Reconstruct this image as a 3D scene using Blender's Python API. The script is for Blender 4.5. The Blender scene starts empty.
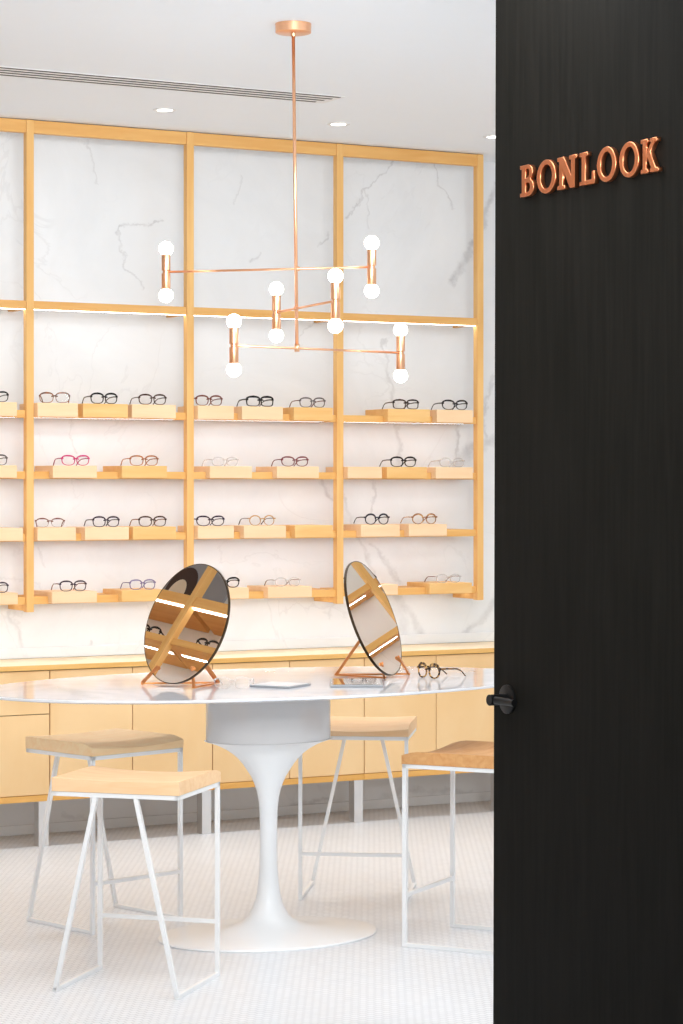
import bpy, bmesh, math, random
from mathutils import Vector, Matrix
random.seed(7)
SC = bpy.context.scene
COL = SC.collection
PI = math.pi

# ------------------------------------------------------------------ camera
F, CX, HY, EYE = 2400.0, 341.5, 485.0, 1.63
TH = math.atan(F / 4420.0)
S_, C_ = math.sin(TH), math.cos(TH)
cam_d = bpy.data.cameras.new('camera')
cam = bpy.data.objects.new('camera', cam_d); COL.objects.link(cam)
cam.location = (0, 0, EYE); cam.rotation_euler = (PI / 2, 0, -TH)
cam_d.sensor_fit = 'VERTICAL'; cam_d.sensor_height = 36; cam_d.sensor_width = 24
cam_d.lens = F / 1024 * 36
cam_d.shift_y = -(512 - HY) / 1024
cam_d.clip_end = 200
SC.camera = cam

def ray(x, y):
    t = (x - CX) / F
    return Vector((S_ + C_ * t, C_ - S_ * t, (HY - y) / F))
O3 = Vector((0, 0, EYE))
def onY(x, y, Y): d = ray(x, y); return O3 + d * (Y / d.y)
def onX(x, y, X): d = ray(x, y); return O3 + d * (X / d.x)
def onZ(x, y, Z): d = ray(x, y); return O3 + d * ((Z - EYE) / d.z)
def atD(x, y, D): return O3 + ray(x, y) * D
def onP(x, y, c, n): d = ray(x, y); return O3 + d * ((c - O3).dot(n) / d.dot(n))

# ------------------------------------------------------------------ materials
def s2l(c):
    return tuple((v / 255 / 12.92) if v / 255 <= .04045 else ((v / 255 + .055) / 1.055) ** 2.4 for v in c) + (1,)
def newmat(name):
    m = bpy.data.materials.new(name); m.use_nodes = True
    nt = m.node_tree; b = nt.nodes['Principled BSDF']
    return m, nt, b
def N(nt, t, **kw):
    n = nt.nodes.new(t)
    for k, v in kw.items(): setattr(n, k, v)
    return n
def plain(name, rgb, rough=.5, metal=0.0, spec=.5, coat=0, bump=0, bscale=200, var=.04):
    m, nt, b = newmat(name)
    tc = N(nt, 'ShaderNodeTexCoord'); no = N(nt, 'ShaderNodeTexNoise')
    no.inputs['Scale'].default_value = 12; nt.links.new(tc.outputs['Object'], no.inputs['Vector'])
    c = s2l(rgb)
    mx = N(nt, 'ShaderNodeMix', data_type='RGBA')
    mx.inputs[6].default_value = tuple(v * (1 - var) for v in c[:3]) + (1,)
    mx.inputs[7].default_value = tuple(min(1, v * (1 + var)) for v in c[:3]) + (1,)
    nt.links.new(no.outputs['Fac'], mx.inputs[0]); nt.links.new(mx.outputs[2], b.inputs['Base Color'])
    b.inputs['Roughness'].default_value = rough; b.inputs['Metallic'].default_value = metal
    b.inputs['Specular IOR Level'].default_value = spec
    b.inputs['Coat Weight'].default_value = coat; b.inputs['Coat Roughness'].default_value = .05
    if bump:
        n2 = N(nt, 'ShaderNodeTexNoise'); n2.inputs['Scale'].default_value = bscale
        nt.links.new(tc.outputs['Object'], n2.inputs['Vector'])
        bp = N(nt, 'ShaderNodeBump'); bp.inputs['Strength'].default_value = bump; bp.inputs['Distance'].default_value = .002
        nt.links.new(n2.outputs['Fac'], bp.inputs['Height']); nt.links.new(bp.outputs['Normal'], b.inputs['Normal'])
    return m
def wood(name, a, c2, stretch=(2, 2, 18), rough=.5, scale=3.0, bump=.05, spec=.3):
    m, nt, b = newmat(name)
    tc = N(nt, 'ShaderNodeTexCoord'); mp = N(nt, 'ShaderNodeMapping')
    mp.inputs['Scale'].default_value = stretch
    nt.links.new(tc.outputs['Object'], mp.inputs['Vector'])
    oi = N(nt, 'ShaderNodeObjectInfo')
    off = N(nt, 'ShaderNodeVectorMath', operation='SCALE'); off.inputs['Scale'].default_value = 23.0
    cmb = N(nt, 'ShaderNodeCombineXYZ')
    for i in range(3): nt.links.new(oi.outputs['Random'], cmb.inputs[i])
    nt.links.new(cmb.outputs[0], off.inputs[0])
    ad = N(nt, 'ShaderNodeVectorMath', operation='ADD')
    nt.links.new(mp.outputs[0], ad.inputs[0]); nt.links.new(off.outputs[0], ad.inputs[1])
    n1 = N(nt, 'ShaderNodeTexNoise'); n1.inputs['Scale'].default_value = scale; n1.inputs['Detail'].default_value = 5
    n1.inputs['Distortion'].default_value = .6
    nt.links.new(ad.outputs[0], n1.inputs['Vector'])
    r = N(nt, 'ShaderNodeValToRGB')
    r.color_ramp.elements[0].position = .3; r.color_ramp.elements[0].color = s2l(a)
    r.color_ramp.elements[1].position = .7; r.color_ramp.elements[1].color = s2l(c2)
    nt.links.new(n1.outputs['Fac'], r.inputs[0]); nt.links.new(r.outputs[0], b.inputs['Base Color'])
    b.inputs['Roughness'].default_value = rough; b.inputs['Specular IOR Level'].default_value = spec
    bp = N(nt, 'ShaderNodeBump'); bp.inputs['Strength'].default_value = bump; bp.inputs['Distance'].default_value = .002
    nt.links.new(n1.outputs['Fac'], bp.inputs['Height']); nt.links.new(bp.outputs['Normal'], b.inputs['Normal'])
    return m
def emit(name, rgb, st):
    m, nt, b = newmat(name)
    b.inputs['Base Color'].default_value = (1, 1, 1, 1)
    b.inputs['Emission Color'].default_value = s2l(rgb); b.inputs['Emission Strength'].default_value = st
    return m

M = {}
M['post'] = wood('birch_post', (230, 176, 104), (240, 194, 126), (9, 9, .8))
M['rail'] = wood('birch_rail', (226, 168, 96), (236, 186, 116), (.8, 9, 9))
M['plank'] = wood('birch_plank', (228, 170, 96), (238, 188, 116), (.8, 9, 9))
M['block_pale'] = wood('maple_pale', (242, 203, 158), (247, 213, 172), (1, 9, 9))
M['block_mid'] = wood('birch_mid', (234, 182, 112), (241, 197, 132), (1, 9, 9))
M['door_wood'] = wood('birch_veneer', (240, 198, 142), (246, 209, 158), (1.2, 1.2, .5), scale=3.0)
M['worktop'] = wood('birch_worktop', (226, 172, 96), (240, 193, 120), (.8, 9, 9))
M['worktop_lit_top'] = wood('birch_worktop_lit', (248, 226, 188), (252, 236, 206), (.8, 9, 9))  # same birch lightened, LED light from the shelves painted into the colour
M['apron'] = plain('lacquer_reflection_grey', (216, 213, 212), .15, coat=.3, var=.02)  # glossy white drum greyed, its reflections put into the base colour
M['carcass'] = wood('birch_carcass', (224, 165, 84), (240, 186, 108), (.8, 9, 9))
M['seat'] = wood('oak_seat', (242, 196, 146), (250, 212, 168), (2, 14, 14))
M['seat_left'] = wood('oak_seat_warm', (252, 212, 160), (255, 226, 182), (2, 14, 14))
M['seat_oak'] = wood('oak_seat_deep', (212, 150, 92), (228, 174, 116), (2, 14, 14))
M['white_metal'] = plain('white_powder_coat', (240, 239, 238), .4)
M['pedestal'] = plain('white_lacquer', (243, 243, 243), .3, coat=.15, var=.01)
M['copper'] = plain('brushed_copper', (244, 188, 148), .28, 1.0)
M['copper_dark'] = plain('copper_strip', (216, 142, 86), .3, 1.0)
M['letter'] = plain('copper_letter', (226, 142, 98), .33, 1.0)
M['steel'] = plain('grey_steel', (226, 225, 224), .3, 1.0)
M['black'] = plain('matte_black_metal', (9, 9, 9), .4, spec=.25)
M['rim'] = plain('dark_bronze', (70, 55, 38), .35, .7)
M['ceiling'] = plain('white_ceiling_paint', (244, 249, 254), .9, var=.005)
M['slot'] = plain('vent_dark', (60, 60, 60), .8)
M['vent_white'] = plain('vent_white', (238, 238, 238), .6)
M['bulb'] = emit('opal_bulb', (255, 246, 236), 12.0)
M['led'] = emit('led_strip', (252, 252, 250), 6.0)
M['led_shelf'] = emit('led_strip_shelf', (228, 241, 255), 12.5)
M['downlight'] = emit('downlight_lens', (255, 252, 246), 7.0)
M['gap'] = plain('shadow_gap', (128, 92, 52), .9)
M['screen'] = plain('tablet_glass', (40, 42, 48), .04, coat=1)
M['white_plastic'] = plain('white_plastic', (236, 237, 240), .25)
M['grey_plastic'] = plain('grey_edge', (150, 152, 156), .35)
M['poster_bg'] = plain('poster_grey', (150, 150, 156), .6)
M['poster_hair'] = plain('poster_brown', (62, 36, 24), .6)
M['poster_skin'] = plain('poster_beige', (232, 214, 190), .6)

m, nt, b = newmat('mirror_glass'); b.inputs['Metallic'].default_value = 1; b.inputs['Roughness'].default_value = .01
nz = N(nt, 'ShaderNodeTexNoise'); nz.inputs['Scale'].default_value = 2
mr = N(nt, 'ShaderNodeMapRange'); mr.inputs[3].default_value = .004; mr.inputs[4].default_value = .012
nt.links.new(nz.outputs['Fac'], mr.inputs[0]); nt.links.new(mr.outputs[0], b.inputs['Roughness'])
b.inputs['Base Color'].default_value = (.9, .87, .82, 1)
M['mirror'] = m

# lens glass: clear, thin, with a faint sheen
m, nt, b = newmat('lens_glass')
tr = N(nt, 'ShaderNodeBsdfTransparent'); gl = N(nt, 'ShaderNodeBsdfGlossy'); gl.inputs['Roughness'].default_value = .03
fr = N(nt, 'ShaderNodeTexNoise'); fr.inputs['Scale'].default_value = 5; fm = N(nt, 'ShaderNodeMapRange'); fm.inputs[3].default_value = .02; fm.inputs[4].default_value = .05; nt.links.new(fr.outputs['Fac'], fm.inputs[0])
mx = N(nt, 'ShaderNodeMixShader'); nt.links.new(fm.outputs[0], mx.inputs[0])
nt.links.new(tr.outputs[0], mx.inputs[1]); nt.links.new(gl.outputs[0], mx.inputs[2])
nt.links.new(mx.outputs[0], nt.nodes['Material Output'].inputs['Surface'])
M['lens'] = m

# ---- marble with veins laid into the slab (noise-warped segments)
def marble(name, segs, base=(240, 242, 244), cloud=(232, 234, 236), rough=.25, plane='XZ', spec=.4, coat=0, cscale=1.1, fine=.10):
    m, nt, b = newmat(name)
    L = nt.links.new
    tc = N(nt, 'ShaderNodeTexCoord')
    n1 = N(nt, 'ShaderNodeTexNoise'); n1.inputs['Scale'].default_value = cscale; n1.inputs['Detail'].default_value = 6
    n1.inputs['Roughness'].default_value = .6; n1.inputs['Distortion'].default_value = 1.2
    L(tc.outputs['Object'], n1.inputs['Vector'])
    r = N(nt, 'ShaderNodeValToRGB')
    r.color_ramp.elements[0].position = .35; r.color_ramp.elements[0].color = s2l(cloud)
    r.color_ramp.elements[1].position = .62; r.color_ramp.elements[1].color = s2l(base)
    L(n1.outputs['Fac'], r.inputs[0])
    # warp
    nw = N(nt, 'ShaderNodeTexNoise'); nw.inputs['Scale'].default_value = 7; nw.inputs['Detail'].default_value = 6
    nw.inputs['Roughness'].default_value = .62
    L(tc.outputs['Object'], nw.inputs['Vector'])
    sb = N(nt, 'ShaderNodeVectorMath', operation='SUBTRACT'); sb.inputs[1].default_value = (.5, .5, .5); L(nw.outputs['Color'], sb.inputs[0])
    sc = N(nt, 'ShaderNodeVectorMath', operation='MULTIPLY'); sc.inputs[1].default_value = (.16, 0, .16) if plane == 'XZ' else (.16, .16, 0); L(sb.outputs[0], sc.inputs[0])
    ad = N(nt, 'ShaderNodeVectorMath', operation='ADD'); L(tc.outputs['Object'], ad.inputs[0]); L(sc.outputs[0], ad.inputs[1])
    fl = N(nt, 'ShaderNodeVectorMath', operation='MULTIPLY'); fl.inputs[1].default_value = (1, 0, 1) if plane == 'XZ' else (1, 1, 0); L(ad.outputs[0], fl.inputs[0])
    P = fl.outputs[0]
    # patchiness
    npz = N(nt, 'ShaderNodeTexNoise'); npz.inputs['Scale'].default_value = 16; npz.inputs['Detail'].default_value = 3
    L(tc.outputs['Object'], npz.inputs['Vector'])
    acc = None
    for (a, c, w, st) in segs:
        a = Vector(a); c = Vector(c); ba = c - a
        pa = N(nt, 'ShaderNodeVectorMath', operation='SUBTRACT'); L(P, pa.inputs[0]); pa.inputs[1].default_value = a
        dt = N(nt, 'ShaderNodeVectorMath', operation='DOT_PRODUCT'); L(pa.outputs[0], dt.inputs[0]); dt.inputs[1].default_value = ba / max(ba.dot(ba), 1e-9)
        cl = N(nt, 'ShaderNodeClamp'); L(dt.outputs['Value'], cl.inputs[0])
        sv = N(nt, 'ShaderNodeVectorMath', operation='SCALE'); sv.inputs[0].default_value = ba; L(cl.outputs[0], sv.inputs['Scale'])
        ds = N(nt, 'ShaderNodeVectorMath', operation='DISTANCE'); L(pa.outputs[0], ds.inputs[0]); L(sv.outputs[0], ds.inputs[1])
        mr = N(nt, 'ShaderNodeMapRange', interpolation_type='SMOOTHSTEP')
        mr.inputs[1].default_value = 0; mr.inputs[2].default_value = w; mr.inputs[3].default_value = st; mr.inputs[4].default_value = 0
        L(ds.outputs['Value'], mr.inputs[0])
        if acc is None: acc = mr.outputs[0]
        else:
            mxm = N(nt, 'ShaderNodeMath', operation='MAXIMUM'); L(acc, mxm.inputs[0]); L(mr.outputs[0], mxm.inputs[1]); acc = mxm.outputs[0]
    # fine natural hairline veins
    nv = N(nt, 'ShaderNodeTexNoise'); nv.inputs['Scale'].default_value = 1.6; nv.inputs['Detail'].default_value = 8; nv.inputs['Distortion'].default_value = 1.5
    L(tc.outputs['Object'], nv.inputs['Vector'])
    s1 = N(nt, 'ShaderNodeMath', operation='SUBTRACT'); s1.inputs[1].default_value = .5; L(nv.outputs['Fac'], s1.inputs[0])
    ab = N(nt, 'ShaderNodeMath', operation='ABSOLUTE'); L(s1.outputs[0], ab.inputs[0])
    mv = N(nt, 'ShaderNodeMapRange', interpolation_type='SMOOTHSTEP'); mv.inputs[1].default_value = 0; mv.inputs[2].default_value = .012
    mv.inputs[3].default_value = fine; mv.inputs[4].default_value = 0
    L(ab.outputs[0], mv.inputs[0])
    pm = N(nt, 'ShaderNodeMapRange'); pm.inputs[1].default_value = .42; pm.inputs[2].default_value = .6; L(n1.outputs['Fac'], pm.inputs[0])
    mm = N(nt, 'ShaderNodeMath', operation='MULTIPLY'); L(mv.outputs[0], mm.inputs[0]); L(pm.outputs[0], mm.inputs[1])
    veins = mm.outputs[0]
    if acc is not None:
        pr = N(nt, 'ShaderNodeMapRange'); pr.inputs[1].default_value = .3; pr.inputs[2].default_value = .65; pr.inputs[3].default_value = .35; pr.inputs[4].default_value = 1
        L(npz.outputs['Fac'], pr.inputs[0])
        m2 = N(nt, 'ShaderNodeMath', operation='MULTIPLY'); L(acc, m2.inputs[0]); L(pr.outputs[0], m2.inputs[1])
        m3 = N(nt, 'ShaderNodeMath', operation='MAXIMUM'); L(veins, m3.inputs[0]); L(m2.outputs[0], m3.inputs[1]); veins = m3.outputs[0]
    mix = N(nt, 'ShaderNodeMix', data_type='RGBA'); L(veins, mix.inputs[0]); L(r.outputs[0], mix.inputs[6])
    mix.inputs[7].default_value = s2l((138, 135, 138))
    L(mix.outputs[2], b.inputs['Base Color'])
    b.inputs['Roughness'].default_value = rough; b.inputs['Specular IOR Level'].default_value = spec
    b.inputs['Coat Weight'].default_value = coat; b.inputs['Coat Roughness'].default_value = .03
    return m

WALL_Y = 10.55
def wp(x, y): p = onY(x, y, WALL_Y); return (p.x, 0, p.z)
segs = []
def vein(pts, wpx, st):
    for a, c in zip(pts, pts[1:]):
        segs.append((wp(*a), wp(*c), wpx / 200.0, st * .75))
vein([(86, 140), (92, 160), (92, 188)], 2, .28)
vein([(165, 221), (121, 228), (126, 268), (143, 288)], 2, .5)
vein([(395, 160), (367, 190), (345, 220)], 1.8, .45)
vein([(367, 190), (371, 232)], 1.5, .3)
vein([(400, 135), (430, 163), (453, 212)], 1.8, .42)
vein([(453, 280), (469, 250), (486, 217), (497, 185)], 6.5, .62)
vein([(243, 177), (234, 204)], 2, .3)
vein([(249, 262), (262, 254)], 2.5, .4)
vein([(318, 246), (330, 236)], 2, .4)
vein([(302, 336), (316, 318)], 2, .3)
vein([(386, 340), (387, 370), (391, 394)], 3, .34)
vein([(391, 394), (398, 430), (400, 462)], 5, .42)
vein([(456, 416), (457, 462)], 4, .5)
vein([(456, 464), (472, 446), (494, 440)], 8, .5)
vein([(494, 376), (483, 400), (486, 436)], 4, .4)
vein([(369, 481), (373, 492), (367, 514)], 3, .36)
vein([(340, 495), (359, 538), (372, 575)], 4, .34)
vein([(372, 545), (381, 557), (397, 582)], 4, .34)
vein([(393, 590), (407, 611), (421, 634)], 7, .36)
vein([(400, 606), (404, 632)], 9, .2)
vein([(500, 600), (480, 621), (464, 634)], 6, .4)
vein([(10, 612), (16, 630), (25, 648)], 4.5, .34)
vein([(91, 645), (91, 658)], 4, .42)
vein([(68, 418), (75, 450)], 1.5, .28)
vein([(322, 480), (332, 498), (342, 512)], 4, .4)
vein([(36, 545), (44, 566)], 2, .25)
vein([(330, 620), (338, 585)], 3, .18)
vein([(290, 810), (330, 800)], 5, .4)
vein([(380, 800), (420, 790), (470, 795)], 6, .35)
vein([(60, 815), (100, 822)], 4, .25)
M['marble'] = marble('marble_slab', segs)
M['marble_plain'] = marble('marble_strip', [], base=(241, 243, 245), cloud=(233, 235, 237))
def tseg(pts, w, st): return [((a[0], a[1], 0), (c[0], c[1], 0), w, st) for a, c in zip(pts, pts[1:])]
M['marble_top'] = marble('marble_tabletop', tseg([(-.9, .1), (-.4, -.1), (0, .05), (.5, -.2)], .03, .16) + tseg([(-.8, -.3), (-.75, .3)], .05, .16) + tseg([(.1, .5), (.6, .2), (1, .3)], .04, .15),
                         base=(226, 227, 230), cloud=(208, 209, 214), rough=.08, plane='XY', spec=.35, coat=.15, cscale=2.2, fine=.03)

# floor: small white mosaic
m, nt, b = newmat('white_mosaic_tile'); L = nt.links.new
tc = N(nt, 'ShaderNodeTexCoord'); mp = N(nt, 'ShaderNodeMapping'); mp.inputs['Rotation'].default_value = (0, 0, math.radians(0))
L(tc.outputs['Object'], mp.inputs['Vector'])
br = N(nt, 'ShaderNodeTexBrick'); br.offset = .5
br.inputs['Color1'].default_value = s2l((236, 238, 241)); br.inputs['Color2'].default_value = s2l((230, 232, 235)); br.inputs['Mortar'].default_value = s2l((206, 208, 212))
br.inputs['Scale'].default_value = 1; br.inputs['Mortar Size'].default_value = .0022; br.inputs['Mortar Smooth'].default_value = .3
br.inputs['Brick Width'].default_value = .028; br.inputs['Row Height'].default_value = .025
L(mp.outputs[0], br.inputs['Vector']); L(br.outputs['Color'], b.inputs['Base Color'])
bp = N(nt, 'ShaderNodeBump'); bp.inputs['Strength'].default_value = .15; bp.inputs['Distance'].default_value = .001; bp.invert = True
L(br.outputs['Fac'], bp.inputs['Height']); L(bp.outputs['Normal'], b.inputs['Normal'])
b.inputs['Roughness'].default_value = .35
M['floor'] = m

# dark stained door
m, nt, b = newmat('black_stained_oak'); L = nt.links.new
tc = N(nt, 'ShaderNodeTexCoord'); mp = N(nt, 'ShaderNodeMapping'); mp.inputs['Scale'].default_value = (18, 18, .9)
L(tc.outputs['Object'], mp.inputs['Vector'])
n1 = N(nt, 'ShaderNodeTexNoise'); n1.inputs['Scale'].default_value = 3; n1.inputs['Detail'].default_value = 8; n1.inputs['Distortion'].default_value = .5
L(mp.outputs[0], n1.inputs['Vector'])
r = N(nt, 'ShaderNodeValToRGB'); r.color_ramp.elements[0].position = .35; r.color_ramp.elements[0].color = s2l((20, 19, 16))
r.color_ramp.elements[1].position = .72; r.color_ramp.elements[1].color = s2l((28, 26, 23))
L(n1.outputs['Fac'], r.inputs[0]); L(r.outputs[0], b.inputs['Base Color'])
bp = N(nt, 'ShaderNodeBump'); bp.inputs['Strength'].default_value = .12; bp.inputs['Distance'].default_value = .002
L(n1.outputs['Fac'], bp.inputs['Height']); L(bp.outputs['Normal'], b.inputs['Normal'])
b.inputs['Roughness'].default_value = .6; b.inputs['Specular IOR Level'].default_value = .05
M['door'] = m

# ------------------------------------------------------------------ mesh helpers
def obj(name, bm, mat, parent=None, smooth=False):
    me = bpy.data.meshes.new(name)
    bmesh.ops.recalc_face_normals(bm, faces=bm.faces)
    if smooth:
        for f in bm.faces: f.smooth = True
    bm.to_mesh(me); bm.free()
    me.materials.append(mat)
    o = bpy.data.objects.new(name, me); COL.objects.link(o)
    if parent is not None: o.parent = parent
    if smooth == 'auto':
        md = o.modifiers.new('edge_split', 'EDGE_SPLIT'); md.split_angle = math.radians(35)
    return o
def box(bm, lo, hi, bev=0.0, mat=None):
    r = bmesh.ops.create_cube(bm, size=1)
    vs = r['verts']
    for v in vs:
        v.co = Vector([lo[i] + (v.co[i] + .5) * (hi[i] - lo[i]) for i in range(3)])
        if mat is not None: v.co = mat @ v.co
    if bev:
        es = list({e for v in vs for e in v.link_edges})
        bmesh.ops.bevel(bm, geom=es, offset=bev, segments=2, affect='EDGES', profile=.5)
    return vs
def frame_of(p, q, up=Vector((0, 0, 1))):
    z = (q - p).normalized()
    x = up.cross(z)
    if x.length < 1e-4: x = Vector((1, 0, 0)).cross(z)
    x.normalize(); y = z.cross(x)
    return Matrix((x, y, z)).transposed().to_4x4()
def bar(bm, p, q, w, t, up=Vector((0, 0, 1)), ext=0.0, bev=0.0):
    p = Vector(p); q = Vector(q); L_ = (q - p).length
    mt = Matrix.Translation(p) @ frame_of(p, q, up)
    box(bm, (-w / 2, -t / 2, -ext), (w / 2, t / 2, L_ + ext), bev, mt)
def tube(bm, pts, r, seg=12, cap=True):
    pts = [Vector(p) for p in pts]; rings = []
    rr = r if isinstance(r, (list, tuple)) else [r] * len(pts)
    for i, p in enumerate(pts):
        a = pts[max(i - 1, 0)]; c = pts[min(i + 1, len(pts) - 1)]
        fm = frame_of(a, c, Vector((.31, .17, .93)))
        rings.append([bm.verts.new(p + fm.to_3x3() @ Vector((math.cos(2 * PI * k / seg) * rr[i], math.sin(2 * PI * k / seg) * rr[i], 0))) for k in range(seg)])
    for a, c in zip(rings, rings[1:]):
        for k in range(seg): bm.faces.new((a[k], a[(k + 1) % seg], c[(k + 1) % seg], c[k]))
    if cap: bm.faces.new(rings[0][::-1]); bm.faces.new(rings[-1])
def lathe(bm, prof, seg=64, sx=None, cap=True, center=(0, 0, 0), mat=None):
    """prof: (r, z) or (rx, ry, z)"""
    rings = []
    for p in prof:
        rx, ry, z = (p[0], p[0], p[1]) if len(p) == 2 else p
        ring = []
        for k in range(seg):
            v = Vector((center[0] + rx * math.cos(2 * PI * k / seg), center[1] + ry * math.sin(2 * PI * k / seg), center[2] + z))
            if mat is not None: v = mat @ v
            ring.append(bm.verts.new(v))
        rings.append(ring)
    for a, c in zip(rings, rings[1:]):
        for k in range(seg): bm.faces.new((a[k], a[(k + 1) % seg], c[(k + 1) % seg], c[k]))
    if cap: bm.faces.new(rings[0][::-1]); bm.faces.new(rings[-1])
def sphere(bm, c, r, seg=20):
    bmesh.ops.create_uvsphere(bm, u_segments=seg, v_segments=seg // 2, radius=r, matrix=Matrix.Translation(Vector(c)))
def BM(): return bmesh.new()
def thing(name, label, cat, loc=(0, 0, 0), rz=0, group=None):
    o = bpy.data.objects.new(name, None); COL.objects.link(o)
    o.empty_display_size = .1
    o.location = loc; o.rotation_euler = (0, 0, rz); o['label'] = label; o['category'] = cat
    if group: o['group'] = group
    return o
def tag(o, label, cat, group=None):
    o['label'] = label; o['category'] = cat
    if group: o['group'] = group
    return o
def struct(o, label=None, cat=None):
    o['kind'] = 'structure'
    if label: o['label'] = label
    if cat: o['category'] = cat
    return o

# ------------------------------------------------------------------ room shell
CEIL = 3.30
X0, LX, RX = -1.5, 1.45, 8.0
b_ = BM(); box(b_, (X0, 1.0, -.1), (RX, WALL_Y, 0)); struct(obj('floor', b_, M['floor']), 'white floor of tiny mosaic tiles', 'floor')
b_ = BM(); box(b_, (X0, 3.4, CEIL), (RX, WALL_Y, CEIL + .1)); struct(obj('ceiling', b_, M['ceiling']), 'plain white ceiling with recessed lights', 'ceiling')
b_ = BM(); box(b_, (LX - .1, WALL_Y, -.1), (RX + .1, WALL_Y + .12, CEIL + .1)); struct(obj('wall_back', b_, M['marble']), 'white marble back wall with grey veins', 'wall')
b_ = BM(); box(b_, (RX, 5.0, -.1), (RX + .1, WALL_Y, CEIL + .1)); struct(obj('wall_right', b_, M['marble_plain']), 'white marble side wall', 'wall')
b_ = BM(); box(b_, (LX - .1, 6.4, -.1), (LX, WALL_Y, CEIL + .1)); struct(obj('wall_left', b_, M['marble_plain']), 'white marble left side wall', 'wall')
b_ = BM(); box(b_, (LX + .001, WALL_Y - .012, .822), (RX, WALL_Y, .871), .001); struct(obj('trim_1', b_, M['marble_plain']), 'low marble upstand strip behind the worktop', 'trim')
b_ = BM(); box(b_, (LX + .001, WALL_Y - .012, 0), (RX, WALL_Y, .045), .001); struct(obj('baseboard_back', b_, M['marble_plain']), 'low marble baseboard under the cabinets', 'baseboard')

# ------------------------------------------------------------------ wall display shelving
PW = .036
POSTS_R = [3.995 + .8045 * k for k in range(4)]           # right edges of the posts, photographed bays
PF = 10.30                                                # front plane of the posts
ROWZ = [(1.942, 2.005), (1.662, 1.719), (1.376, 1.435), (1.089, 1.141)]
PLANK_T = .03
def shelving(name, label, posts_r, yf=PF, wall=WALL_Y, upper=False):
    t = thing(name, label, 'shelving', (posts_r[0], wall, 0))
    ox, oy = posts_r[0], wall
    rel = lambda x: x - ox
    yl = yf - oy
    for pr in posts_r:
        a = BM(); box(a, (rel(pr - PW), yl, 1.05), (rel(pr), yl + .04, CEIL - .003), .0015); obj('post', a, M['post'], t)
        for (zb, zt) in ROWZ + [(2.43, 2.43)]:
            z0 = zb + .002 if zb < 2 else 2.436
            z1 = z0 + .026 if zb < 2 else 2.468
            if zb == ROWZ[3][0]: z0, z1 = 1.054, 1.087
            a = BM(); box(a, (rel(pr - PW + .004), yl + .041, z0), (rel(pr - .004), -.001, z1), .001); obj('bracket', a, M['rail'], t)
    for i, (l, r) in enumerate(zip(posts_r, posts_r[1:])):
        xa, xb = rel(l) + .0005, rel(r - PW) - .0005
        a = BM(); box(a, (xa, yl + .004, 3.238), (xb, yl + .038, CEIL - .004), .0015); obj('top_rail', a, M['rail'], t)
        zr = 2.434 if not upper else 2.150
        a = BM(); box(a, (xa, yl + .004, zr), (xb, yl + .036 if not upper else -.003, zr + (.037 if not upper else .052)), .0015); obj('light_rail', a, M['rail'], t)
        a = BM(); box(a, (xa, yl + .016, zr - (.0022 if not upper else .0036)), (xb, yl + .034, zr - .0004)); obj('led_strip', a, M['led'], t)
        for (zb, zt) in ROWZ:
            a = BM(); box(a, (xa, yl + .012, zb), (xb, -.002, zb + PLANK_T), .0015); box(a, (xa, yl + .0125, zb - .0042), (xb, yl + .019, zb + .003)); obj('shelf_board', a, M['plank'], t)
            a = BM(); box(a, (xa + .01, yl + .110, zb - .0014), (xb - .01, yl + .122, zb - .0002)); obj('led_strip', a, M['led_shelf'], t)
    return t
all_posts = [3.995 - .8045 * k for k in range(2, 0, -1)] + POSTS_R
shelving('wall_display_shelving', 'tall birch post and shelf display mounted on the marble back wall', all_posts)
sh3 = shelving('wall_display_shelving', 'birch post and shelf display on the left side wall, seen in the left mirror', [0.8 * k for k in range(6)], yf=-.25, wall=0, upper=True)
sh3.location = (LX, 6.3, 0); sh3.rotation_euler = (0, 0, PI / 2)
sh2 = shelving('wall_display_shelving', 'birch post and shelf display on the right side wall', [0.8 * k for k in range(5)], yf=-.25, wall=0)
sh2.location = (RX, 10.1, 0); sh2.rotation_euler = (0, 0, -PI / 2)

# ------------------------------------------------------------------ display blocks on the shelves
ROWN = ['top shelf', 'second shelf', 'third shelf', 'bottom shelf']
BAYN = ['cut-off left-edge bay', 'left full bay', 'middle bay', 'right bay']
POSN = {1: ['only'], 2: ['left', 'right'], 3: ['left', 'centre', 'right']}
BF = 10.26
blocks = {
 (0, 0): [(-26, 17, 'p')], (0, 1): [(34, 78, 'p'), (83, 128, 'm'), (132, 176, 'p')], (0, 2): [(194, 234, 'p'), (242, 283, 'p'), (294, 333, 'm')], (0, 3): [(388, 430, 'm'), (437, 473, 'p')],
 (1, 0): [(-26, 17, 'p')], (1, 1): [(53, 97, 'p'), (122, 167, 'm')], (1, 2): [(210, 252, 'p'), (277, 319, 'p')], (1, 3): [(344, 382, 'p'), (387, 427, 'm'), (436, 473, 'p')],
 (2, 0): [(-26, 23, 'p')], (2, 1): [(34, 76, 'p'), (85, 129, 'p'), (133, 176, 'm')], (2, 2): [(194, 234, 'p'), (244, 286, 'p'), (295, 333, 'm')], (2, 3): [(361, 400, 'p'), (409, 447, 'p')],
 (3, 0): [(-26, 18, 'p')], (3, 1): [(52, 97, 'p'), (122, 166, 'm')], (3, 2): [(206, 249, 'p'), (268, 312, 'p')], (3, 3): [(357, 398, 'p'), (430, 472, 'm')],
}
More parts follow.
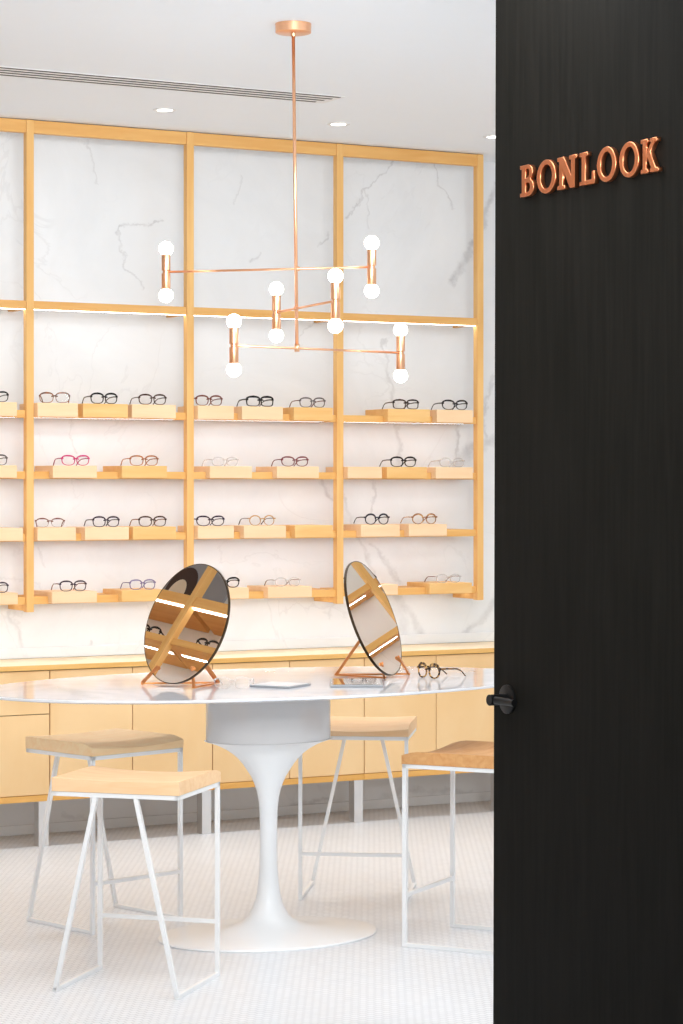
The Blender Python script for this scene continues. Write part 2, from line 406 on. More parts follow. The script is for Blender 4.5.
for (rw, by), lst in blocks.items():
    zb, zt = ROWZ[rw]
    for i, (xa, xb, tone) in enumerate(lst):
        ym = HY - (zt - EYE) * 218
        pa, pb = onY(xa, ym, BF).x, onY(xb, ym, BF).x
        # keep clear of the posts
        for pr in POSTS_R:
            if pr - PW < pa + .0 < pr + .002: pa = pr + .002
            if pr - PW - .002 < pb < pr: pb = pr - PW - .002
        a = BM()
        prof = [(0, 0), (.049, 0), (.049, zb + PLANK_T + .0005 - zb), (.23, zb + PLANK_T + .0005 - zb), (.23, zt - zb), (0, zt - zb)]
        vs0 = [a.verts.new((0, y, z)) for y, z in prof]; vs1 = [a.verts.new((pb - pa, y, z)) for y, z in prof]
        a.faces.new(vs0); a.faces.new(vs1[::-1])
        for k in range(6): a.faces.new((vs0[k], vs0[(k + 1) % 6], vs1[(k + 1) % 6], vs1[k]))
        bmesh.ops.recalc_face_normals(a, faces=a.faces)
        bmesh.ops.bevel(a, geom=list(a.edges), offset=.0012, segments=1, affect='EDGES')
        o = obj('display_block', a, M['block_pale' if tone == 'p' else 'block_mid'])
        o.location = (pa, BF, zb)
        n = len(lst)
        word = 'pale maple' if tone == 'p' else 'golden birch'
        pos = POSN[n][i]
        tag(o, f"{word} display block{'' if n == 1 else ', ' + pos + ' of ' + str({2:'two',3:'three'}[n]) + ','} on the {ROWN[rw]} of the {BAYN[by]}", 'display block', 'wooden display blocks on the shelves')

# ------------------------------------------------------------------ eyeglasses
GM = {}
def gmat(rgb, rough=.25, speck=None):
    key = (rgb, speck)
    if key in GM: return GM[key]
    if speck is None:
        mm = plain('acetate', rgb, rough, spec=.3)
    else:
        mm, nt, b = newmat('tortoise_acetate')
        tc = N(nt, 'ShaderNodeTexCoord'); no = N(nt, 'ShaderNodeTexNoise'); no.inputs['Scale'].default_value = 70; no.inputs['Detail'].default_value = 2
        nt.links.new(tc.outputs['Object'], no.inputs['Vector'])
        r = N(nt, 'ShaderNodeValToRGB'); r.color_ramp.elements[0].position = .44; r.color_ramp.elements[0].color = s2l(rgb)
        r.color_ramp.elements[1].position = .56; r.color_ramp.elements[1].color = s2l(speck)
        nt.links.new(no.outputs['Fac'], r.inputs[0]); nt.links.new(r.outputs[0], b.inputs['Base Color'])
        b.inputs['Roughness'].default_value = .25; b.inputs['Specular IOR Level'].default_value = .3
    GM[key] = mm
    return mm
def clear_mat():
    if 'clear' in GM: return GM['clear']
    m, nt, b = newmat('clear_acetate')
    b.inputs['Base Color'].default_value = s2l((232, 226, 222)); b.inputs['Roughness'].default_value = .15
    b.inputs['Transmission Weight'].default_value = .35; b.inputs['IOR'].default_value = 1.2; b.inputs['Alpha'].default_value = .6
    GM['clear'] = m
    return m
def outline(style, n=40):
    """inner lens outline (x, z) centred on zero"""
    w, h = .051, .036; e = 2.6; pts = []
    if style == 'round': w, h, e = .046, .041, 2.1
    if style == 'square': w, h, e = .053, .036, 4.0
    if style == 'cat': w, h, e = .053, .037, 2.5
    if style == 'way': w, h, e = .051, .038, 2.9
    if style == 'thin': w, h, e = .050, .034, 2.6
    for k in range(n):
        t = 2 * PI * k / n; c, s = math.cos(t), math.sin(t)
        x = w / 2 * math.copysign(abs(c) ** (2 / e), c); z = h / 2 * math.copysign(abs(s) ** (2 / e), s)
        if style in ('cat', 'way', 'square', 'thin'): x *= 1 + (.10 if style != 'square' else .05) * z / h * 2 * .6
        if style == 'cat': z += .10 * max(0, x) * (1 if z > 0 else .2)
        pts.append((x, z))
    return pts
def glasses(label, style, mat_f, mat_t, loc, yaw, heavy=1.0, group='eyeglasses on the display shelves', rimless_bottom=False, w=1.0, cat='eyeglasses'):
    """front faces local -Y, temples run to +Y; lowest point of the rims at z = 0"""
    t = thing('eyeglasses', label, cat, loc, yaw, group)
    heavy *= 1.25; top, bot = .0066 * heavy, .0027 * heavy
    half = .0345 * w
    ol = [(x * 1.06, z * 1.04) for x, z in outline(style)]
    lowest = min(z for _, z in ol) - bot
    cz = -lowest
    fr = BM(); th = .0045
    for sgn in (-1, 1):
        inn, out = [], []
        n = len(ol)
        for (x, z) in ol:
            L_ = math.hypot(x, z); k = max(0, z / L_)
            tk = bot + (top - bot) * k
            if rimless_bottom and z < 0: tk = .0012
            inn.append((sgn * (half + x * w), z + cz)); out.append((sgn * (half + x * w + tk * x / L_), z + cz + tk * z / L_))
        def ring(pts, y): return [fr.verts.new((p[0], y + (abs(p[0]) / .07) ** 2 * .006, p[1])) for p in pts]
        i0, o0, i1, o1 = ring(inn, 0), ring(out, 0), ring(inn, th), ring(out, th)
        for k in range(n):
            k2 = (k + 1) % n
            for q in ((i0, o0), (o0, o1), (o1, i1), (i1, i0)):
                fr.faces.new((q[0][k], q[0][k2], q[1][k2], q[1][k]))
    # bridge and end pieces
    hz = cz + .007
    bx_ = half - .0235 * w
    tube(fr, [(-bx_ - .003, .002, hz), (-bx_ * .4, 0, hz + .003), (bx_ * .4, 0, hz + .003), (bx_ + .003, .002, hz)], .0022 * heavy + .0004, 8)
    ex = half + .030 * w; ez = cz + .011
    for sgn in (-1, 1):
        box(fr, (min(sgn * (ex - .006), sgn * (ex + .003)), .003, ez - .003 * heavy), (max(sgn * (ex - .006), sgn * (ex + .003)), .012, ez + .003 * heavy), .0006)
    obj('frame_front', fr, mat_f, t)
    for sgn in (-1, 1):
        a = BM(); x = sgn * (ex + .0005)
        path = [(x, .010, ez), (x - sgn * .001, .05, ez), (x - sgn * .003, .092, ez - .003), (x - sgn * .006, .112, ez - .011), (x - sgn * .010, .136, max(.002, ez - .031))]
        tube(a, path, [.0021 * heavy + .0004, .0021 * heavy, .0019 * heavy, .0022, .0024], 8)
        obj('temple', a, mat_t, t)
    for sgn in (-1, 1):
        a = BM(); vs = [a.verts.new((sgn * (half + x * w), .003, z + cz)) for x, z in ol]; a.faces.new(vs)
        obj('lens', a, M['lens'], t)
    return t
BLK = gmat((24, 23, 25)); DBR = gmat((66, 42, 32)); AMB = gmat((150, 88, 44), speck=(88, 48, 26)); PNK = gmat((196, 40, 110)); PNKD = gmat((150, 30, 80))
ORG = gmat((186, 118, 60), speck=(136, 80, 40)); BUR = gmat((112, 40, 52)); NVY = gmat((40, 42, 54)); VIO = gmat((52, 40, 58)); BRG = gmat((120, 92, 80)); TOR = gmat((70, 46, 30), speck=(24, 18, 16))
LTO = gmat((200, 156, 104), speck=(130, 84, 50)); GLD = gmat((190, 150, 100)); LIL = gmat((120, 110, 150)); RBR = gmat((112, 58, 46)); CLR = clear_mat()
GR = gmat((88, 80, 80))
glist = [
 # row, bay, front x0, x1, style, front mat, temple mat, text, heavy, yaw, rimless
 (0, 0, -19, 9, 'cat', BLK, BLK, 'black eyeglasses cut by the photo edge', 1, 0),
 (0, 1, 40, 69, 'way', AMB, AMB, 'amber tortoise eyeglasses turned straight at the camera', 1, -24),
 (0, 1, 91, 118, 'way', BLK, BLK, 'black square-topped eyeglasses on the golden centre block', 1.15, 0),
 (0, 1, 139, 167, 'way', DBR, DBR, 'dark brown eyeglasses on the right block', 1, 0),
 (0, 2, 196, 223, 'way', RBR, RBR, 'reddish brown eyeglasses beside the wooden post', 1, 0),
 (0, 2, 247, 274, 'square', BLK, BLK, 'thick black rectangular eyeglasses on the centre block', 1.35, 0),
 (0, 2, 300, 326, 'way', GR, RBR, 'grey eyeglasses with reddish temples on the golden block', .9, 0),
 (0, 3, 393, 420, 'square', TOR, TOR, 'dark tortoise rectangular eyeglasses', 1.1, 0),
 (0, 3, 442, 469, 'cat', BLK, BLK, 'black cat-eye eyeglasses on the pale right block', 1.15, 0),
 (1, 0, -20, 8, 'way', GR, BLK, 'dark grey eyeglasses cut by the photo edge', .9, 0),
 (1, 1, 62, 90, 'cat', PNK, PNKD, 'bright pink eyeglasses on a pale block', .9, 0),
 (1, 1, 130, 159, 'way', ORG, ORG, 'honey coloured eyeglasses on a golden block', .9, 0),
 (1, 2, 212, 239, 'thin', CLR, CLR, 'nearly invisible clear eyeglasses on a pale block', .8, 0),
 (1, 2, 282, 309, 'cat', BUR, BUR, 'burgundy eyeglasses on a pale block', .95, 0),
 (1, 3, 391, 417, 'way', BLK, BLK, 'black eyeglasses on the golden centre block', 1.1, 0),
 (1, 3, 439, 466, 'thin', CLR, CLR, 'clear-framed eyeglasses against grey marble veins', 1.0, 0),
 (2, 1, 36, 64, 'thin', RBR, RBR, 'thin half-rimmed brown eyeglasses', .8, -20, True),
 (2, 1, 93, 120, 'way', VIO, VIO, 'dark violet eyeglasses on the centre block', 1, 0),
 (2, 1, 139, 167, 'way', DBR, AMB, 'brown eyeglasses with amber temples on the golden block', .95, 0),
 (2, 2, 197, 225, 'cat', VIO, VIO, 'dark plum cat-eye eyeglasses beside the post', 1, 0),
 (2, 2, 249, 276, 'round', GLD, DBR, 'pale gold eyeglasses with dark tortoise temples', .7, 0),
 (2, 3, 365, 390, 'round', NVY, NVY, 'round black-blue eyeglasses on the left block', 1.1, 0),
 (2, 3, 412, 438, 'round', LTO, LTO, 'round light tortoise eyeglasses on the right block', 1.0, 0),
 (3, 0, -19, 9, 'way', VIO, VIO, 'plum eyeglasses cut by the photo edge', .9, 0),
 (3, 1, 60, 87, 'way', VIO, RBR, 'plum eyeglasses with red-brown temples', .95, 0),
 (3, 1, 130, 156, 'way', LIL, LIL, 'lilac-grey eyeglasses left of the round mirror', .8, 0),
 (3, 2, 213, 240, 'cat', BLK, BLK, 'black eyeglasses half hidden by the left round mirror', 1.1, 0),
 (3, 2, 275, 301, 'thin', CLR, BRG, 'rimless eyeglasses with thin brown temples', .7, 0),
 (3, 3, 352, 377, 'way', BLK, BLK, 'black eyeglasses mostly behind the right round mirror', 1.1, 0),
 (3, 3, 436, 462, 'thin', CLR, RBR, 'thin clear eyeglasses with brown temple tips', .7, 0),
]
for g in glist:
    rw, by, xa, xb, sty, mf, mt, tx, hv, yaw = g[:10]
    zt = ROWZ[rw][1]
    gy = 10.285
    ym = HY - (zt - EYE) * 216
    P = onY((xa + xb) / 2, ym, gy)
    wpx = (onY(xb, ym, gy) - onY(xa, ym, gy)).length
    glasses(f"{tx}, {ROWN[rw]}, {BAYN[by]}", sty, mf, mt, (P.x, gy, zt + .0004), math.radians(yaw), hv, rimless_bottom=len(g) > 10, w=min(1.1, max(1.0, wpx / .134)))

# ------------------------------------------------------------------ cabinets below
CF = 10.14
UX = [3.197, 4.009, 4.8205, 5.631, 6.44, 7.25]
lab = ['birch cabinet with two stacked drawers at the left edge', 'birch two-door cabinet behind the front left stools', 'birch two-door cabinet behind the table pedestal', 'birch two-door cabinet behind the right-hand mirror and white stool', 'birch two-door cabinet running behind the black door']
for i in range(5):
    xa, xb = UX[i] + .0005, UX[i + 1] - .0005
    t = thing('base_cabinet', lab[i], 'cabinet', ((xa + xb) / 2, 10.33, 0), 0, 'birch base cabinets')
    hw = (xb - xa) / 2
    yf = CF - 10.33; yb = WALL_Y - .03 - 10.33
    a = BM(); box(a, (-hw, yf + .020, .234), (hw, yb, .797)); obj('body', a, M['gap'], t)
    a = BM(); box(a, (-hw, yf - .004, .206), (hw, yb, .2335), .001); obj('bottom_board', a, M['carcass'], t)
    if i == 0:
        for j, (za, zb) in enumerate(((.236, .5955), (.5995, .793))):
            a = BM(); box(a, (-hw + .002, yf, za), (hw - .002, yf + .019, zb), .001); obj('drawer', a, M['door_wood'], t)
    else:
        for j in (0, 1):
            a = BM(); box(a, (-hw + .002 if j == 0 else .002, yf, .236), (-.002 if j == 0 else hw - .002, yf + .019, .793), .001); obj('door', a, M['door_wood'], t)
    for yy in (yf + .012,):
        a = BM(); box(a, (hw - .048, yy, 0.0005), (hw, yy + .055, .206), .001); obj('leg', a, M['steel'], t)
a = BM(); box(a, (3.1, 10.1185, .7985), (7.3, WALL_Y - .013, .8205), .0008)
wt = tag(obj('worktop', a, M['worktop_lit_top']), 'long birch worktop running along the marble wall on the cabinets', 'worktop')
a = BM(); box(a, (3.1, 10.115, .7985), (7.3, 10.1184, .8203)); obj('front_edge', a, M['worktop'], wt)

# ------------------------------------------------------------------ table
TX, TY, TZ = 3.917, 7.768, .9157
t = thing('pedestal_table', 'large oval white marble table on a white tulip pedestal', 'table', (TX, TY, 0))
a = BM()
TA, TB = 1.094, .628
def oval(f_, z): return (TA * f_, TB * f_ - TA * f_ * 0, z)
lathe(a, [(TA - .10, TB - .10, TZ - .021), (TA - .004, TB - .004, TZ - .0095), (TA, TB, TZ - .0075), (TA, TB, TZ - .0015), (TA - .002, TB - .002, TZ)], 160)
obj('tabletop', a, M['marble_top'], t, 'auto')
prof_px = [(0.0, 112), (.004, 113), (.008, 112), (.011, 106), (.016, 82), (.024, 55), (.034, 38), (.056, 24.7), (.075, 20), (.101, 16), (.125, 13.6), (.154, 11.6), (.19, 10.4), (.225, 9.6), (.27, 9.0), (.322, 8.7), (.392, 8.7), (.42, 8.9), (.453, 9.1), (.48, 9.8), (.507, 10.9), (.53, 12.4), (.551, 14.4), (.575, 17.3), (.596, 21), (.62, 25.3), (.641, 30), (.658, 35), (.674, 41), (.686, 47), (.696, 53), (.703, 58.5), (.7075, 62.5), (.709, 63.5)]
def oring(z, px, grow=0):
    q = .75 + .2 * max(0, min(1, (40 - px) / 30))
    ax = px / 276 / math.sqrt(C_ * C_ + S_ * S_ * q * q)
    return (ax, ax * q, z)
a = BM(); lathe(a, [oring(z, p * (.965 if z < .02 else 1)) for z, p in prof_px], 96); obj('pedestal', a, M['pedestal'], t, 'auto')
a = BM(); lathe(a, [oring(.7092, 61.7), oring(.712, 62), oring(TZ - .0215, 62)], 96); obj('apron_drum', a, M['apron'], t, 'auto')

# ------------------------------------------------------------------ stools
SW, SD, SZ, ST = .432, .394, .645, .045
def make_stool(label, cx, cy, rz, seat_mat):
    t = thing('bar_stool', label, 'stool', (cx, cy, 0), rz, 'wooden seated wire stools around the table')
    hw, hd = SW / 2, SD / 2
    # seat: saddle dip, waterfall on the vertical-leg side
    a = BM(); nx, ny = 16, 16; top, botm = [], []
    hx, hy = hw + .002, hd + .002
    for j in range(ny + 1):
        rt, rb = [], []
        v = -hy + 2 * hy * j / ny
        if j == 1: v = -hy + .012
        if j == 2: v = -hy + .035
        if j == 3: v = -hy + .060
        for i in range(nx + 1):
            u = -hx + 2 * hx * i / nx
            z = SZ + ST - .012 * max(0, 1 - (u / hx) ** 2) ** 1.0 * (1 - .5 * max(0, v / hy))
            dfr = (v + hy)
            if dfr < .06: z -= .014 * (1 - dfr / .06) ** 1.5
            rt.append(a.verts.new((u, v, z))); rb.append(a.verts.new((u, v, SZ + .001)))
        top.append(rt); botm.append(rb)
    for j in range(ny):
        for i in range(nx):
            a.faces.new((top[j][i], top[j][i + 1], top[j + 1][i + 1], top[j + 1][i]))
            a.faces.new((botm[j][i], botm[j + 1][i], botm[j + 1][i + 1], botm[j][i + 1]))
    for j in range(ny):
        for i in (0, nx): a.faces.new((top[j][i], top[j + 1][i], botm[j + 1][i], botm[j][i]))
    for i in range(nx):
        for j in (0, ny): a.faces.new((top[j][i], top[j][i + 1], botm[j][i + 1], botm[j][i]))
    so = obj('seat', a, seat_mat, t, 'auto')
    T = .014; h = T / 2
    za = SZ - h
    a = BM()
    cs = [Vector((-hw + h, -hd + h, za)), Vector((hw - h, -hd + h, za)), Vector((hw - h, hd - h, za)), Vector((-hw + h, hd - h, za))]
    for p, q in zip(cs, cs[1:] + cs[:1]): bar(a, p, q, T, T, ext=h)
    obj('seat_frame', a, M['white_metal'], t)
    for s in (-1, 1):
        x = s * (hw - h)
        a = BM(); bar(a, (x, -hd + h, T), (x, -hd + h, SZ - T), T, T, up=Vector((1, 0, 0))); obj('leg', a, M['white_metal'], t)
        a = BM(); bar(a, (x, hd - h, h), (s * hw * .32, hd - h, SZ - T), T, T, up=Vector((0, 1, 0))); obj('leg', a, M['white_metal'], t)
        a = BM(); box(a, (x - h, -hd, .0004), (x + h, hd, T), .0008); obj('floor_rail', a, M['white_metal'], t)
    a = BM(); bar(a, (-hw + T, -hd + h, .182), (hw - T, -hd + h, .182), T, T); obj('footrest', a, M['white_metal'], t)
    return t
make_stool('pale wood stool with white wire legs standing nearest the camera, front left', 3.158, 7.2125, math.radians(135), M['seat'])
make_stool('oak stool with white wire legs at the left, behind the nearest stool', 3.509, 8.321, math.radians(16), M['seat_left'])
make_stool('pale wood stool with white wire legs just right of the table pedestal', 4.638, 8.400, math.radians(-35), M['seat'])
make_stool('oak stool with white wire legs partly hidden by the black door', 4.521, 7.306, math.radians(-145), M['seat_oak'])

# ------------------------------------------------------------------ table mirrors
def table_mirror(label, cpx, n, A, Bp, Pp, strut_top, prongA, prongP):
    n = Vector(n).normalized(); c = onZ(*cpx, 1.1395); R = .2215
    t = thing('table_mirror', label, 'mirror', (c.x, c.y, TZ), 0, 'round mirrors on the marble table')
    org = Vector((c.x, c.y, TZ))
    up = (Vector((0, 0, 1)) - n * n.z).normalized(); right = up.cross(n)
    mt = Matrix.Translation(c - org) @ Matrix((right, up, n)).transposed().to_4x4()
    a = BM(); lathe(a, [(R - .003, .0), (R - .003, .0032)], 96, mat=mt); obj('mirror_glass', a, M['mirror'], t)
    a = BM(); lathe(a, [(R - .0028, -.001), (R, -.0005), (R, .0035), (R - .0028, .0038)], 96, cap=False, mat=mt)
    lathe(a, [(R - .0005, -.006), (R, -.005), (R, -.0008), (R - .0005, -.0005)], 96, mat=mt); obj('backing_rim', a, M['rim'], t, 'auto')
    zt = TZ + .006
    a_, b2, p2 = (onZ(*q, zt) - org for q in (A, Bp, Pp))
    pb = c - n * .009
    for q, px in ((b2, Bp), (p2, Pp)):
        s = BM(); bar(s, a_, q, .013, .006, ext=.004); obj('stand_foot', s, M['copper_dark'], t)
    s = BM(); bar(s, a_ + Vector((0, 0, .002)), onP(*strut_top, pb, n) - org, .016, .010, up=n, ext=.002); obj('stand_strut', s, M['copper_dark'], t)
    for q, tip in ((b2, prongA), (p2, prongP)):
        tp = onP(*tip, c + n * .008, n) - org
        s = BM(); bar(s, q, tp, .010, .007, up=n, ext=.002); obj('stand_prong', s, M['copper_dark'], t)
    return t
table_mirror('round mirror on a copper stand facing left, left one on the table', (186.4, 623.6), (-.918, -.224, .327),
             (217.6, 682.5), (142, 683.2), (194, 687.4), (183.5, 634), (157.5, 667), (192, 667))
table_mirror('round mirror on a copper stand facing right, right one on the table', (373.5, 618.2), (.618, -.711, .338),
             (336.5, 674.5), (408.7, 673.8), (384, 677.6), (373.5, 621), (398.5, 657), (382.4, 663.5))

# ------------------------------------------------------------------ small things on the table
def slab(name, label, cat, c, ang, lx, ly, h, mat, screen=None, group=None):
    t = thing(name, label, cat, (c[0], c[1], TZ + .0004), ang, group)
    a = BM(); box(a, (-lx / 2, -ly / 2, 0), (lx / 2, ly / 2, h), .0022); obj('case', a, mat, t)
    if screen:
        a = BM(); box(a, (-lx / 2 + .010, -ly / 2 + .007, h + .0001), (lx / 2 - .010, ly / 2 - .007, h + .0008), .0003); obj('screen', a, screen, t)
    return t
slab('tablet', 'glossy tablet with white border lying in front of the right mirror', 'tablet', (4.157, 7.545), math.radians(62), .285, .188, .008, M['grey_plastic'], M['screen'])
slab('tablet', 'thin white tablet lying flat between the two mirrors', 'tablet', (3.876, 7.594), math.radians(33), .160, .160, .007, M['grey_plastic'], M['white_plastic'])
P = onZ(427.5, 678.3, TZ)
yaw_t = math.radians(-82)
HVT = gmat((112, 76, 42), speck=(36, 24, 18)); HV = gmat((190, 146, 88), speck=(40, 26, 18))
glasses('tortoise eyeglasses with open temples lying on the marble table by the door', 'round', HV, HVT, (P.x, P.y, TZ + .0005), yaw_t, 1.3, group='eyeglasses on the table')
P = onZ(232, 689, TZ)
glasses('faint clear eyeglasses lying on the marble table beside the left mirror', 'thin', CLR, CLR, (P.x, P.y, TZ + .0005), math.radians(-35), .7, group='eyeglasses on the table')

# ------------------------------------------------------------------ chandelier
rod_top = atD(293.3, 30, 8.69); rod_bot = atD(297, 350, 8.69)
ceil_p = onZ(293.2, 23.5, CEIL)
can = Vector((rod_top.x, rod_top.y, CEIL))
t = thing('chandelier', 'copper chandelier with three offset arms and twelve globe bulbs', 'chandelier', can)
rel = lambda p: Vector(p) - can
a = BM(); lathe(a, [(.062, -.034), (.065, -.032), (.065, -.0005)], 48); lathe(a, [(.009, -.046), (.011, -.035)], 20); obj('canopy', a, M['copper'], t, 'auto')
a = BM(); tube(a, [Vector((0, 0, -.034)), rel(rod_bot)], .0062, 12); tube(a, [rel(rod_bot) + Vector((0, 0, .022)), rel(rod_bot) - Vector((0, 0, .006))], .0095, 14)
obj('rod', a, M['copper'], t, True)
arms = [((166, 272, 8.825), (371.7, 267, 8.622)), ((276.4, 312.3, 8.88), (335.5, 300.9, 8.33)), ((233.9, 345.6, 8.52), (400.6, 352.8, 8.986))]
for (l, r_) in arms:
    pl, pr = atD(*l), atD(*r_)
    z = (pl.z + pr.z) / 2; pl.z = pr.z = z
    a = BM(); tube(a, [rel(pl), rel(pr)], .0042, 10)
    # collar where the arm meets the rod
    u = (pr - pl); fr_ = max(0, min(1, (Vector((rod_bot.x, rod_bot.y, z)) - pl).dot(u) / u.dot(u)))
    cc = rel(pl + u * fr_); tube(a, [cc + Vector((0, 0, -.008)), cc + Vector((0, 0, .008))], .0085, 12)
    obj('arm', a, M['copper'], t, True)
    for p in (pl, pr):
        c = rel(p); a = BM()
        prof = [(.0155, -.064), (.0163, -.062), (.0163, -.006), (.0125, -.004), (.0125, .004), (.0163, .006), (.0163, .062), (.0155, .064)]
        lathe(a, prof, 28, center=c); ho = obj('lamp_holder', a, M['copper'], t, 'auto')
        for s in (-1, 1):
            a = BM(); sphere(a, c + Vector((0, 0, s * .086)), .0265, 24); obj('bulb', a, M['bulb'], ho, True)

# ------------------------------------------------------------------ ceiling fittings
t = thing('slot_diffuser', 'long white linear air slot diffuser with dark slots in the ceiling', 'air vent', (3.4, 9.155, CEIL))
a = BM(); box(a, (-2.4, -.10, -.003), (1.535, .10, -.0003), .0008); obj('frame', a, M['vent_white'], t)
for k in range(4):
    y = -.082 + .052 * k
    a = BM(); box(a, (-2.38, y - .008, -.0042), (1.52 - .012 * k, y + .008, -.0031)); obj('slot', a, M['slot'], t)
DLX = [3.545, 4.405, 5.284, 6.131]
DN = ['cut by the left photo edge', 'above the left full bay', 'above the middle bay, right of the chandelier rod', 'next to the black door']
for x, w_ in zip(DLX, DN):
    t = thing('recessed_downlight', f'small round white recessed downlight {w_}', 'downlight', (x, 9.76, CEIL), 0, 'recessed ceiling downlights')
    a = BM(); lathe(a, [(.052, -.003), (.054, -.001), (.054, -.0003), (.034, -.0003), (.034, -.003)], 32, cap=False); 
    lathe(a, [(.052, -.003), (.034, -.003)], 32, cap=False); obj('trim_ring', a, M['vent_white'], t, 'auto')
    a = BM(); lathe(a, [(.033, -.0028), (.033, -.0006)], 32); obj('lens', a, M['downlight'], t)

# ------------------------------------------------------------------ black door with lettering
DX = 3.82
EY = onX(494, 600, DX).y
a = BM(); box(a, (0, -1.12, .008), (.045, 0, CEIL - .012), .001)
door = struct(obj('door_1', a, M['door']), 'tall black stained wood door standing open at the right', 'door'); door.location = (DX - .0035, EY, 0); door.rotation_euler = (0, .003, 0)
hc = onX(508.3, 699.3, DX); hz = hc.z; hy = hc.y - EY
mt = Matrix.Translation((0, hy, hz)) @ Matrix.Rotation(-PI / 2, 4, 'Y')     # local z -> world -X
a = BM(); lathe(a, [(.043, .0003), (.043, .006), (.040, .008)], 40, mat=mt); hd_ = obj('door_handle', a, M['black'], door, 'auto'); hd_['label'] = 'matte black lever handle'
a = BM(); lathe(a, [(.0165, .007), (.0165, .066), (.0150, .0675)], 28, mat=mt)
tube(a, [(-.052, hy, hz), (-.052, hy - .05, hz), (-.052, hy - .115, hz)], [.0115, .0115, .0105], 16)
obj('lever', a, M['black'], hd_, 'auto')

def arc(cx, cy, rx, ry, a0, a1, n=18): return [(cx + rx * math.cos(math.radians(a0 + (a1 - a0) * k / n)), cy + ry * math.sin(math.radians(a0 + (a1 - a0) * k / n))) for k in range(n + 1)]
Lt = {}
Lt['B'] = ([[(0, 0), (.44, 0)] + arc(.44, .275, .33, .275, -90, 62) + arc(.42, .765, .29, .235, -55, 90) + [(0, 1), (0, .885), (.10, .885), (.10, .115), (0, .115)],
            [(.30, .13)] + arc(.42, .285, .155, .155, -90, 90) + [(.30, .44)],
            [(.30, .58)] + arc(.40, .73, .135, .15, -90, 90) + [(.30, .88)]], .77)
Lt['O'] = ([arc(.5, .5, .5, .53, 0, 360, 48)[:-1], arc(.5, .5, .31, .385, 0, 360, 48)[:-1]], 1.0)
Lt['N'] = ([[(0, 0), (.38, 0), (.38, .115), (.275, .115), (.275, .66), (.66, 0), (.90, 0), (.90, .885), (1, .885), (1, 1), (.62, 1), (.62, .885), (.725, .885), (.725, .36), (.34, 1), (0, 1), (0, .885), (.10, .885), (.10, .115), (0, .115)]], 1.0)
Lt['L'] = ([[(0, 0), (.86, 0), (.86, .38), (.73, .38), (.70, .135), (.33, .135), (.33, .885), (.45, .885), (.45, 1), (0, 1), (0, .885), (.12, .885), (.12, .115), (0, .115)]], .86)
Lt['K'] = ([[(0, 0), (.40, 0), (.40, .115), (.31, .115), (.31, .34), (.40, .45), (.60, .115), (.54, .115), (.54, 0), (1, 0), (1, .115), (.87, .115), (.54, .61), (.80, .885), (.92, .885), (.92, 1), (.54, 1), (.54, .885), (.60, .885), (.31, .55), (.31, .885), (.40, .885), (.40, 1), (0, 1), (0, .885), (.11, .885), (.11, .115), (0, .115)]], 1.0)
sg = thing('sign_lettering', 'raised copper slab-serif letters mounted across the upper black door', 'sign', (DX + .0025, 5.606, 2.516))
LH = .0915; LZ = 2.4705
for ch, xa, xb in (('B', 40, 93), ('O', 106, 180), ('N', 187, 262), ('L', 275, 333), ('O', 344, 418), ('O', 432, 508), ('K', 517, 585)):
    FX = DX - .017
    ya = onX(510 + xa / 3.948, 170, FX).y; yb = onX(510 + xb / 3.948, 170, FX).y
    W = ya - yb; sp, wid = Lt[ch]
    cu = bpy.data.curves.new('letter', 'CURVE'); cu.dimensions = '2D'; cu.fill_mode = 'BOTH'
    cu.extrude = .006; cu.bevel_depth = .0022; cu.bevel_resolution = 2; cu.offset = -.0018
    for pts in sp:
        s = cu.splines.new('POLY'); s.points.add(len(pts) - 1); s.use_cyclic_u = True
        for pnt, (x, y) in zip(s.points, pts): pnt.co = (x / wid * W, y * LH, 0, 1)
    tmp = bpy.data.objects.new('tmp', cu)
    me = bpy.data.meshes.new_from_object(tmp); bpy.data.objects.remove(tmp)
    me.name = 'letter'; me.materials.append(M['letter'])
    o = bpy.data.objects.new('letter', me); COL.objects.link(o); o.parent = sg
    o.matrix_local = Matrix.Translation((-.0085, ya - 5.6, LZ - 2.516)) @ Matrix(((0, 0, -1), (-1, 0, 0), (0, 1, 0))).to_4x4()

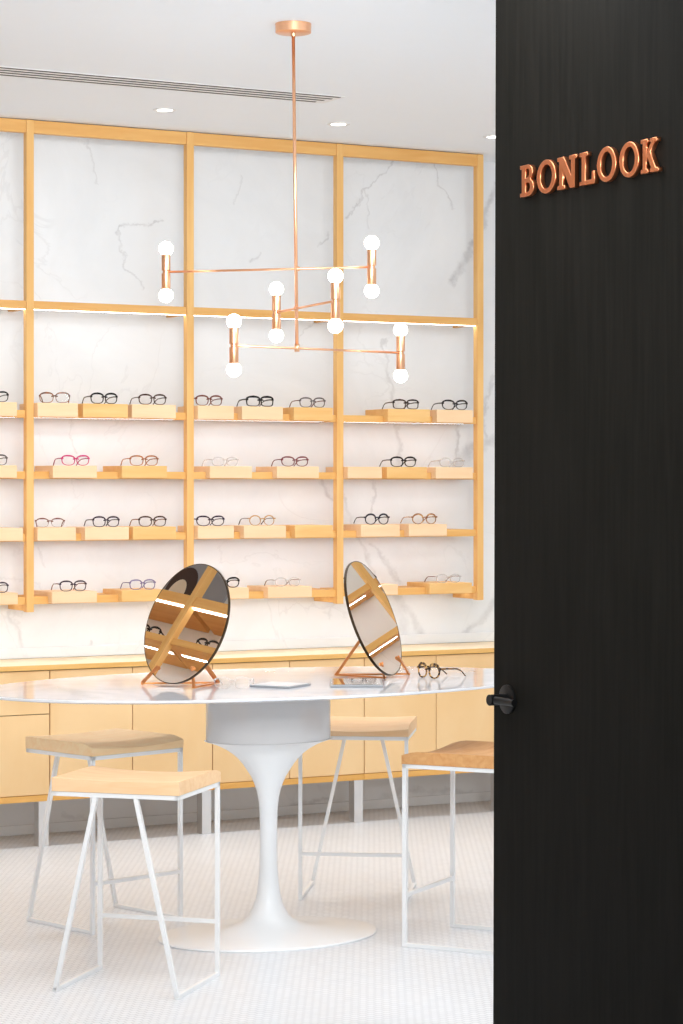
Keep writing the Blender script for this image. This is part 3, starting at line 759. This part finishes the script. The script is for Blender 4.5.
# ------------------------------------------------------------------ posters high on the shelving at the far left (seen in the mirrors)
t = thing('portrait_poster', 'grey portrait poster of a dark-haired person on the left wall, seen in the left mirror', 'poster', (LX + .004, 9.885, 2.56), PI / 2)
a = BM(); box(a, (-.375, -.018, -.34), (.375, 0, .34), .001); obj('panel', a, M['poster_bg'], t)
rx = Matrix.Rotation(PI / 2, 4, 'X')
a = BM(); lathe(a, [(.085, .13, .0185), (.085, .13, .0195)], 40, mat=Matrix.Translation((-.095, 0, -.225)) @ rx); obj('printed_hair', a, M['poster_hair'], t)
a = BM(); lathe(a, [(.05, .085, .0197), (.05, .085, .0205)], 40, mat=Matrix.Translation((-.085, 0, -.255)) @ rx); obj('printed_face', a, M['poster_skin'], t)
for yy in (9.30, 9.66, 9.86):
    glasses('black eyeglasses on the left side wall shelf, seen in the left mirror', 'way', BLK, BLK, (LX + .2, yy, 1.9725), PI / 2, 1.3, group='eyeglasses on the side wall shelf')

# ------------------------------------------------------------------ light
w = bpy.data.worlds.new('world'); SC.world = w; w.use_nodes = True
bg = w.node_tree.nodes['Background']; bg.inputs[0].default_value = (.935, .973, 1, 1); bg.inputs[1].default_value = 0.66
def area(name, loc, rot, sx, sy, power, col=(1, 1, 1)):
    l = bpy.data.lights.new(name, 'AREA'); l.shape = 'RECTANGLE'; l.size = sx; l.size_y = sy; l.energy = power; l.color = col
    o = bpy.data.objects.new(name, l); COL.objects.link(o); o.location = loc; o.rotation_euler = rot
    return o
area('ceiling_fill', (4.2, 6.1, CEIL - .02), (math.radians(14), 0, 0), 5.2, 1.5, 150, (.935, .973, 1))  # added fill light near the ceiling, not an actual fixture
ww = area('front_fill', (2.2, 2.6, 2.5), (math.radians(92), 0, math.radians(-22)), 3.2, 1.2, 44, (.935, .973, 1)); ww.data.spread = math.radians(75)  # added fill aimed at the back wall, no lamp hangs here
for x in DLX:
    l = bpy.data.lights.new('downlight_beam', 'SPOT'); l.energy = 52; l.spot_size = math.radians(95); l.spot_blend = .8; l.shadow_soft_size = .03
    o = bpy.data.objects.new('downlight_beam', l); COL.objects.link(o); o.location = (x, 9.76, CEIL - .01); o.rotation_euler = (math.radians(-12), 0, 0)

# ------------------------------------------------------------------ view
SC.view_settings.view_transform = 'Standard'
SC.view_settings.look = 'None'
SC.view_settings.exposure = 0.13
SC.view_settings.gamma = 1.0
SC.cycles.max_bounces = 10; SC.cycles.transparent_max_bounces = 16
SC.cycles.use_denoising = True
